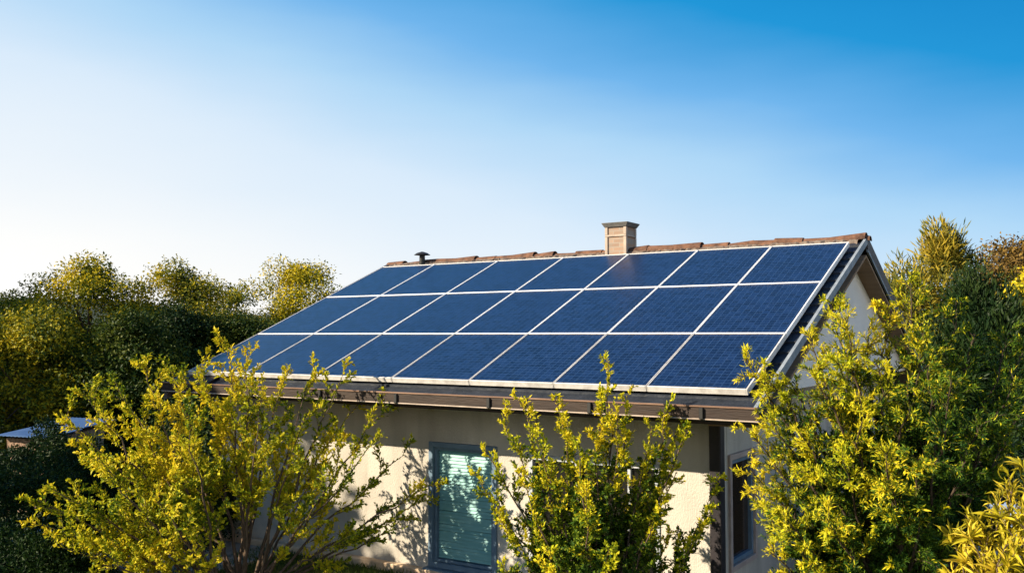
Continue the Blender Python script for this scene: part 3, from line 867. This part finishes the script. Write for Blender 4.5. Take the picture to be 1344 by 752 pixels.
# ================================================================== GARDEN STRUCTURES
shed = empty("garden_shed", (-9.4, 3.7, -0.74), "low rubble-walled shed with a blue sheet roof beyond the hedge", "shed")
shed.rotation_euler = (0, 0, R(12))
bm = bmesh.new(); box(bm, -.62, .62, -.8, .8, -.7, 1.5)
for v in bm.verts:
    if v.co.z > 1: v.co.z += 0.10 * v.co.y
bmesh.ops.subdivide_edges(bm, edges=bm.edges[:], cuts=5, use_grid_fill=True)
rnd = random.Random(2)
for v in bm.verts: v.co += Vector((rnd.uniform(-.03, .03), rnd.uniform(-.03, .03), 0))
obj_from_bm("wall", bm, M['rubble'], shed)
bm = bmesh.new()
for i, (y0, y1) in enumerate(((-1.0, -.02), (.02, 1.0))):
    n = 26
    prev = None
    for k in range(n + 1):
        xx = -0.78 + 1.56 * k / n
        zz = 0.012 * (k % 2)
        cur = [bm.verts.new((xx, y, 1.60 + 0.10 * y + zz + 0.03 * i + dz)) for y in (y0, y1) for dz in (0, -.02)]
        if prev:
            bm.faces.new((prev[0], cur[0], cur[2], prev[2])); bm.faces.new((prev[1], prev[3], cur[3], cur[1]))
            bm.faces.new((prev[0], prev[1], cur[1], cur[0])); bm.faces.new((prev[2], cur[2], cur[3], prev[3]))
        prev = cur
bmesh.ops.recalc_face_normals(bm, faces=bm.faces[:])
obj_from_bm("roof", bm, M['blue_metal'], shed)

fence = empty("garden_fence", (9.6, 2.3, 0), "pale blue painted rail fence glimpsed behind the big conifer shrub", "fence")
for xx in (-.55, .1, .8, 1.5):
    bm = bmesh.new(); box(bm, xx - .06, xx + .06, -.05, .05, 0, 1.28, .008); obj_from_bm("post", bm, M['pale_blue'], fence)
for zz in (0.75, 1.15):
    bm = bmesh.new(); box(bm, -.7, 1.9, -.085, -.052, zz, zz + .12, .006); obj_from_bm("rail", bm, M['pale_blue'], fence)

# ================================================================== VEGETATION
LM = {}
LM['yellow'] = leaf_mat("leaf_yellow", [(0.08, 0.14, 0.012), (0.34, 0.37, 0.016), (0.62, 0.56, 0.022), (0.74, 0.58, 0.03)], 0.38, nscale=1.3)
LM['yellowgreen'] = leaf_mat("leaf_yellowgreen", [(0.035, 0.075, 0.010), (0.12, 0.18, 0.012), (0.42, 0.38, 0.012), (0.60, 0.47, 0.016)], 0.32, nscale=2.2)
LM['conifer'] = leaf_mat("leaf_conifer", [(0.030, 0.065, 0.010), (0.11, 0.17, 0.012), (0.40, 0.37, 0.010), (0.60, 0.48, 0.014)], 0.28, nscale=2.4)
LM['old_green'] = leaf_mat("leaf_old_green", [(0.022, 0.060, 0.010), (0.060, 0.125, 0.014), (0.20, 0.26, 0.016)], 0.28, nscale=2.2)
LM['old_needle'] = leaf_mat("leaf_old_needle", [(0.012, 0.040, 0.008), (0.036, 0.090, 0.012), (0.13, 0.20, 0.014)], 0.25, nscale=2.2)
LM['young_lit'] = leaf_mat("leaf_young_lit", [(0.36, 0.41, 0.016), (0.62, 0.58, 0.020), (0.78, 0.63, 0.028)], 0.38, nscale=2.2)  # new-shoot gold, also used to paint the sunlit side
LM['lance'] = leaf_mat("leaf_lance", [(0.18, 0.17, 0.015), (0.48, 0.41, 0.018), (0.66, 0.50, 0.05)], 0.32, nscale=3)
LM['wood_a'] = leaf_mat("leaf_wood_a", [(0.035, 0.065, 0.010), (0.15, 0.17, 0.010), (0.42, 0.35, 0.012), (0.58, 0.44, 0.016)], 0.25, nscale=0.8)
LM['wood_b'] = leaf_mat("leaf_wood_b", [(0.028, 0.056, 0.012), (0.09, 0.12, 0.014), (0.30, 0.27, 0.014), (0.46, 0.36, 0.016)], 0.25, nscale=0.8)
LM['wood_c'] = leaf_mat('leaf_wood_c', [(0.012, 0.030, 0.007), (0.028, 0.055, 0.010), (0.09, 0.11, 0.012)], 0.22, nscale=0.8)
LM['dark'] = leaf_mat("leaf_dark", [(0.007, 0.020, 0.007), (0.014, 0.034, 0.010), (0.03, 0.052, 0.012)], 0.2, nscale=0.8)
LM['pine'] = leaf_mat("leaf_pine", [(0.045, 0.07, 0.018), (0.16, 0.15, 0.018), (0.34, 0.25, 0.025)], 0.2, nscale=0.9)
LM['rust'] = leaf_mat("leaf_rust", [(0.05, 0.038, 0.016), (0.13, 0.080, 0.022), (0.24, 0.15, 0.03)], 0.25, nscale=0.8)
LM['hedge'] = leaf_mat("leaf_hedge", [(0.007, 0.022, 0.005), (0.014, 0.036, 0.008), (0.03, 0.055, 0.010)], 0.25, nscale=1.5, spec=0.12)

LEFT_TIPS = [(1.85, -3.19, 1.30), (1.47, -2.86, 0.93), (2.27, -3.27, 1.47), (1.73, -2.81, 2.14), (2.15, -2.88, 2.41), (2.71, -3.13, 1.87), (1.98, -2.41, 2.52), (1.58, -1.93, 1.94), (2.48, -2.38, 2.72), (2.08, -1.74, 2.61), (3.36, -2.54, 2.24), (2.51, -1.68, 2.68), (2.86, -1.56, 2.88), (2.63, -1.06, 2.80), (3.71, -1.80, 2.36), (2.74, -0.64, 2.45), (3.52, -0.84, 2.64), (3.54, -0.40, 2.56), (4.01, -1.48, 2.15), (3.47, -0.06, 2.16), (4.13, -0.27, 2.21), (4.14, -0.00, 1.57), (4.40, -0.69, 1.90), (4.64, 0.15, 1.32), (4.24, 0.34, 1.01), (4.51, -0.34, 0.83), (4.29, -0.93, 0.83), (4.39, -1.52, 1.42), (2.75, -2.88, 0.73), (2.13, -3.12, 0.85), (3.36, -2.88, 1.44), (3.42, -2.47, 0.85), (3.06, -0.03, 1.57), (1.32, -2.14, 1.23), (1.67, -1.46, 1.44), (2.28, -0.70, 1.78)]
CENTRE_TIPS = [(6.57, -1.19, 2.40), (6.38, -1.19, 2.27), (6.71, -0.75, 2.40), (7.06, -1.13, 2.22), (7.31, -0.76, 2.78), (7.42, -0.59, 2.45), (7.34, -0.97, 2.45), (7.52, -0.99, 2.32), (7.79, -0.43, 2.39), (7.84, -0.19, 2.27), (8.03, -0.54, 2.16), (7.75, -0.77, 2.17), (7.88, -0.50, 1.74), (8.19, -0.26, 1.68), (8.17, -0.38, 1.38), (8.04, -0.54, 1.10), (6.22, -1.42, 1.72), (6.17, -1.21, 1.92), (6.46, -1.38, 1.32), (6.41, -1.29, 0.85), (6.84, -1.37, 2.10), (7.35, -1.42, 2.07), (7.50, -1.57, 1.64), (7.11, -1.56, 1.14), (7.88, -0.82, 1.57), (6.72, -1.45, 1.76), (7.67, -1.48, 1.19), (6.71, -0.52, 1.72), (7.24, -0.13, 1.56), (6.41, -0.82, 1.05), (7.62, -0.06, 1.06)]
RIGHT_TIPS = [(8.85, -1.41, 2.90), (9.01, -1.46, 2.77), (9.09, -1.54, 2.43), (8.92, -1.49, 2.30), (9.19, -1.41, 2.75), (9.27, -1.07, 3.08), (9.45, -1.02, 3.36), (9.59, -1.19, 3.22), (9.47, -1.53, 2.84), (9.70, -0.87, 3.26), (9.80, -0.64, 3.44), (9.99, -0.71, 3.66), (10.12, -0.89, 3.31), (10.30, -0.56, 3.48), (10.42, -0.45, 3.20), (10.63, -0.23, 3.20), (10.74, -0.12, 3.08), (10.77, -0.32, 2.66), (10.70, -0.72, 2.84), (8.89, -1.40, 1.99), (9.03, -1.56, 1.72), (9.08, -1.54, 1.38), (8.85, -1.20, 1.77), (9.39, -1.76, 2.34), (9.71, -1.89, 2.27), (10.02, -1.92, 2.34), (10.21, -1.89, 2.32), (10.04, -1.92, 2.14), (9.30, -1.89, 1.74), (9.61, -1.91, 1.81), (9.46, -1.85, 2.08), (9.80, -1.66, 2.69), (10.10, -1.60, 2.80), (10.36, -1.36, 2.85), (10.55, -1.34, 2.53), (10.35, -1.66, 2.49), (9.85, -1.35, 2.96), (10.22, -1.18, 3.07), (9.61, -1.50, 2.96), (10.63, -0.63, 2.32), (9.37, -1.77, 1.46), (9.34, -0.43, 2.49), (9.77, -0.14, 2.36), (9.09, -0.50, 1.70)]
BUSH_TIPS = [(10.64, -3.64, 1.92), (10.69, -3.64, 2.09), (10.76, -3.63, 2.21), (10.81, -3.57, 2.28), (10.90, -3.51, 2.39), (10.98, -3.41, 2.42), (10.80, -3.83, 2.10), (10.90, -3.87, 2.19), (10.97, -3.81, 2.29), (11.04, -3.61, 2.34), (10.87, -3.92, 2.03), (10.99, -3.91, 2.11), (10.75, -3.83, 1.91), (11.12, -3.50, 2.30), (11.10, -3.70, 2.15), (10.95, -3.91, 1.94)]

t = empty("shrub_tree", (0, 0, 0), "wide many-stemmed golden-leaved small tree in front of the wall's left half", "tree")
n1 = grow(t, (3.02, -1.53, 0.0), LEFT_TIPS, 1, LM['yellow'], M['bark'], r0=0.045, t0=0.36, thin=lambda t_: 1.0 + 0.9 * min(1.0, max(0.0, (t_[0] - 2.9) / 1.0)), l2=0.50, sp2=0.088, l3=0.13, sp3=0.028, nleaf=9, up2=0.16, leafvar=0.5,
          leaf=(0.042, 0.026), spread=0.18, ctrl=(0.38, 0.5), along=0.03, taper=0.70, ang2=(28, 58))
t = empty("shrub_tree", (0, 0, 0), "upright bushy shrub with yellow-green spires in front of the glazed door", "tree")
n2 = grow(t, (7.24, -0.80, 0.0), CENTRE_TIPS, 2, LM['old_green'], M['bark'], young_lit=LM['young_lit'], yr=(0.36, 0.84), r0=0.035, t0=0.34, l2=0.27, sp2=0.060, l3=0.09, sp3=0.018, nleaf=9, leafvar=0.5,
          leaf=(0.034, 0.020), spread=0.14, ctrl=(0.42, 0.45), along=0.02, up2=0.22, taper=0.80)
RIGHT_TIPS = [(a, b, 0.58 + (c - 0.58) * (0.975 if a < 9.6 else 0.935)) for a, b, c in RIGHT_TIPS]
t = empty("conifer_shrub", (0, 0, 0), "large feathery conifer-like shrub with golden tips beside the gable end", "tree")
n3 = grow(t, (9.92, -0.82, 0.0), RIGHT_TIPS, 3, LM['old_needle'], M['bark_dark'], young_lit=LM['young_lit'], yr=(0.46, 0.92), sun_gain=lambda t_: min(1.0, max(0.10, (10.45 - t_[0]) / 0.6)), r0=0.055, t0=0.38, l2=0.38, sp2=0.042, l3=0.080, sp3=0.016, nleaf=10, leafvar=0.5,  # sunlit left painted golden, right side left dark green
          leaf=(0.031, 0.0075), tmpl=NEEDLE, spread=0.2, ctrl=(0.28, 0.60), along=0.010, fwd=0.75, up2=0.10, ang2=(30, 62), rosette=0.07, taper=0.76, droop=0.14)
BUSH_TIPS = [(a, b, c - 0.11) for a, b, c in BUSH_TIPS]
t = empty("lance_leaf_bush", (0, 0, 0), "bush with long narrow yellow leaves in the near right corner", "bush")
n4 = grow(t, (10.90, -3.51, 0.0), BUSH_TIPS, 4, LM['lance'], M['bark'], r0=0.03, t0=0.62, l2=0.20, sp2=0.045, l3=0.07, sp3=0.045, nleaf=3,
          leaf=(0.052, 0.011), tmpl=LANCE, spread=0.12, ctrl=(0.3, 0.6), along=0.018, fwd=0.85, up2=0.3, rosette=0.30, taper=0.6)
import sys
sys.stderr.write("LEAVES %d %d %d %d\n" % (n1, n2, n3, n4))

GW = "woodland trees left of the house"
def wt(label, x, y, h_top, rx, mat, seed, **k):
    z = gz(x, y)
    return crown_tree("broadleaf_tree", label, "tree", x, y, z - .05, h_top - z, rx, rx * .9, LM[mat], M['bark_dark'], seed, group=GW, **k)
wt("leafy tree at the far left edge of the wood, low crown", -22.2, 9.4, 4.1, 3.0, 'wood_b', 11)
wt("tall golden-green tree, leftmost of the two tall crowns in the wood", -16.7, 8.8, 5.0, 2.7, 'wood_a', 12, nclump=110)
wt("tall rounded green tree, right of the two tall crowns in the wood", -16.0, 11.6, 5.0, 2.6, 'wood_b', 13, nclump=130)
wt("broad sunlit tree rising behind the left roof edge", -14.7, 16.3, 5.2, 3.0, 'wood_a', 14, nclump=120)
wt("low dark tree in the dip between the tall crowns and the broad sunlit tree", -19.5, 17.0, 4.6, 2.6, 'wood_b', 15)
wt("shorter mid-green tree in front of the wood, near the left edge", -13.9, 5.7, 3.3, 2.1, 'wood_b', 16)
wt("shorter bushy tree in front of the wood, behind the blue-roofed shed", -11.9, 7.1, 3.1, 2.0, 'wood_c', 17)
wt("dark green tree against the roof's lower left edge", -11.6, 10.9, 3.2, 2.0, 'wood_c', 18)
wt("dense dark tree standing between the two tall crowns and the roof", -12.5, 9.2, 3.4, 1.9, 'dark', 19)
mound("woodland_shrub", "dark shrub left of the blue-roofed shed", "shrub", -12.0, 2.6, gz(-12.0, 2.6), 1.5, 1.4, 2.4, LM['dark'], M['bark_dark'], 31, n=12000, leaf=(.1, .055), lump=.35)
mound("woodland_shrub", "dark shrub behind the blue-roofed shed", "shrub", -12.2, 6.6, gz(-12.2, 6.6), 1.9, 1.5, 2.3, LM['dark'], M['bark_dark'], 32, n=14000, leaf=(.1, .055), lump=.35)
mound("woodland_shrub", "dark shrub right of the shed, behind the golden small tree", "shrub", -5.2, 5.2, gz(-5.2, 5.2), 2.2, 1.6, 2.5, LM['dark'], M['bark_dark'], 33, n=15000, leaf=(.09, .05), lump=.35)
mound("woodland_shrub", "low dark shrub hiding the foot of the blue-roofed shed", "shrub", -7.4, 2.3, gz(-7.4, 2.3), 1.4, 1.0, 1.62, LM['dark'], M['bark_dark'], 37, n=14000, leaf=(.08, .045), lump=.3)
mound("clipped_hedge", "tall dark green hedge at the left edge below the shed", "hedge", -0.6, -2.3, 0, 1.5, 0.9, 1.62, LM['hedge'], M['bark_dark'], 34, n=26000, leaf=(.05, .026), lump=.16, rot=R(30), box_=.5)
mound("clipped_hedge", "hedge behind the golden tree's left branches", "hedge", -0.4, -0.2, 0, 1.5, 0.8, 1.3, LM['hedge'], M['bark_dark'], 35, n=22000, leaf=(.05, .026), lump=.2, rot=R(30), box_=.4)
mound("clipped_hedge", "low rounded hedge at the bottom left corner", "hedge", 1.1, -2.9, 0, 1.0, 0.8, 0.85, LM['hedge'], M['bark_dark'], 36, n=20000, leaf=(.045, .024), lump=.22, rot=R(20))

crown_tree("pine_tree", "tall pine with upswept tufts behind the gable end", "tree", 7.8, 17.2, 0, 5.15, 2.6, 2.2, LM['pine'], M['bark_dark'], 41,
           nclump=125, perclump=200, leaf=(0.20, 0.035), tmpl=NEEDLE, crown0=.12, clr=(.28, .5), upright=1, pointy=.03, spikes=16)
crown_tree("broadleaf_tree", "rusty brown tree at the right edge behind the conifer shrub", "tree", 9.25, 22.3, 0, 5.3, 1.9, 1.8, LM['rust'], M['bark_dark'], 42, nclump=85)
crown_tree("broadleaf_tree", "golden-green round tree below the rusty brown one", "tree", 10.1, 15.3, 0, 4.0, 1.4, 1.4, LM['wood_a'], M['bark_dark'], 43, nclump=70, leaf=(.12, .07))
crown_tree("dark_conifer", "dark evergreen between the pine and the rusty brown tree", "tree", 8.9, 13.5, 0, 3.6, 1.4, 1.4, LM['dark'], M['bark_dark'], 44, nclump=80, leaf=(.16, .03), tmpl=NEEDLE, upright=1, pointy=.3)
mound("dark_shrub", "dark shrub behind the conifer shrub's right half", "shrub", 10.9, 3.6, 0, 1.2, 1.0, 2.2, LM['dark'], M['bark_dark'], 45, n=15000, leaf=(.07, .03), lump=.3)
mound("dark_shrub", "dark shrub between the side wall and the pale blue fence", "shrub", 9.2, 4.2, 0, 0.9, 1.0, 2.0, LM['dark'], M['bark_dark'], 46, n=14000, leaf=(.07, .03), lump=.3)

GS = "unseen trees added on the left for their shade"  # out of view, added to shade the lower wood and the hedges
for i_, (x_, y_, h_, r_) in enumerate(((-7.8, -8.2, 8.2, 2.8), (-25, -8.0, 11.6, 3.4), (-25.6, -3.6, 11.8, 3.2), (-27, -0.8, 12.2, 3.2), (-28.5, 2.0, 12.4, 3.2))):
    crown_tree("broadleaf_tree", "unseen tall dark tree added on the left to shade wood and hedges", "tree", x_, y_, gz(x_, y_) - .05, h_, r_, r_, LM['dark'], M['bark_dark'], 60 + i_,
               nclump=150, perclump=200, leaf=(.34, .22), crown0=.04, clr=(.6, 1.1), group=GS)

# grass by the foot of the front wall
rng = np.random.default_rng(77)
n = 26000
gx = rng.uniform(1.2, 7.6, n); gy = rng.uniform(-2.6, 0.50, n)
P = np.stack([gx, gy, np.zeros(n)], 1)
D = nrm(rng.normal(size=(n, 3)) * 0.35 + np.array([0, 0, 1.0]))
gr = leaves_mesh("grass", P, D, rand_dirs(rng, n), rng.uniform(.05, .11, n), rng.uniform(.006, .012, n), NEEDLE, M['grass'], None)
tag(gr, kind='stuff')
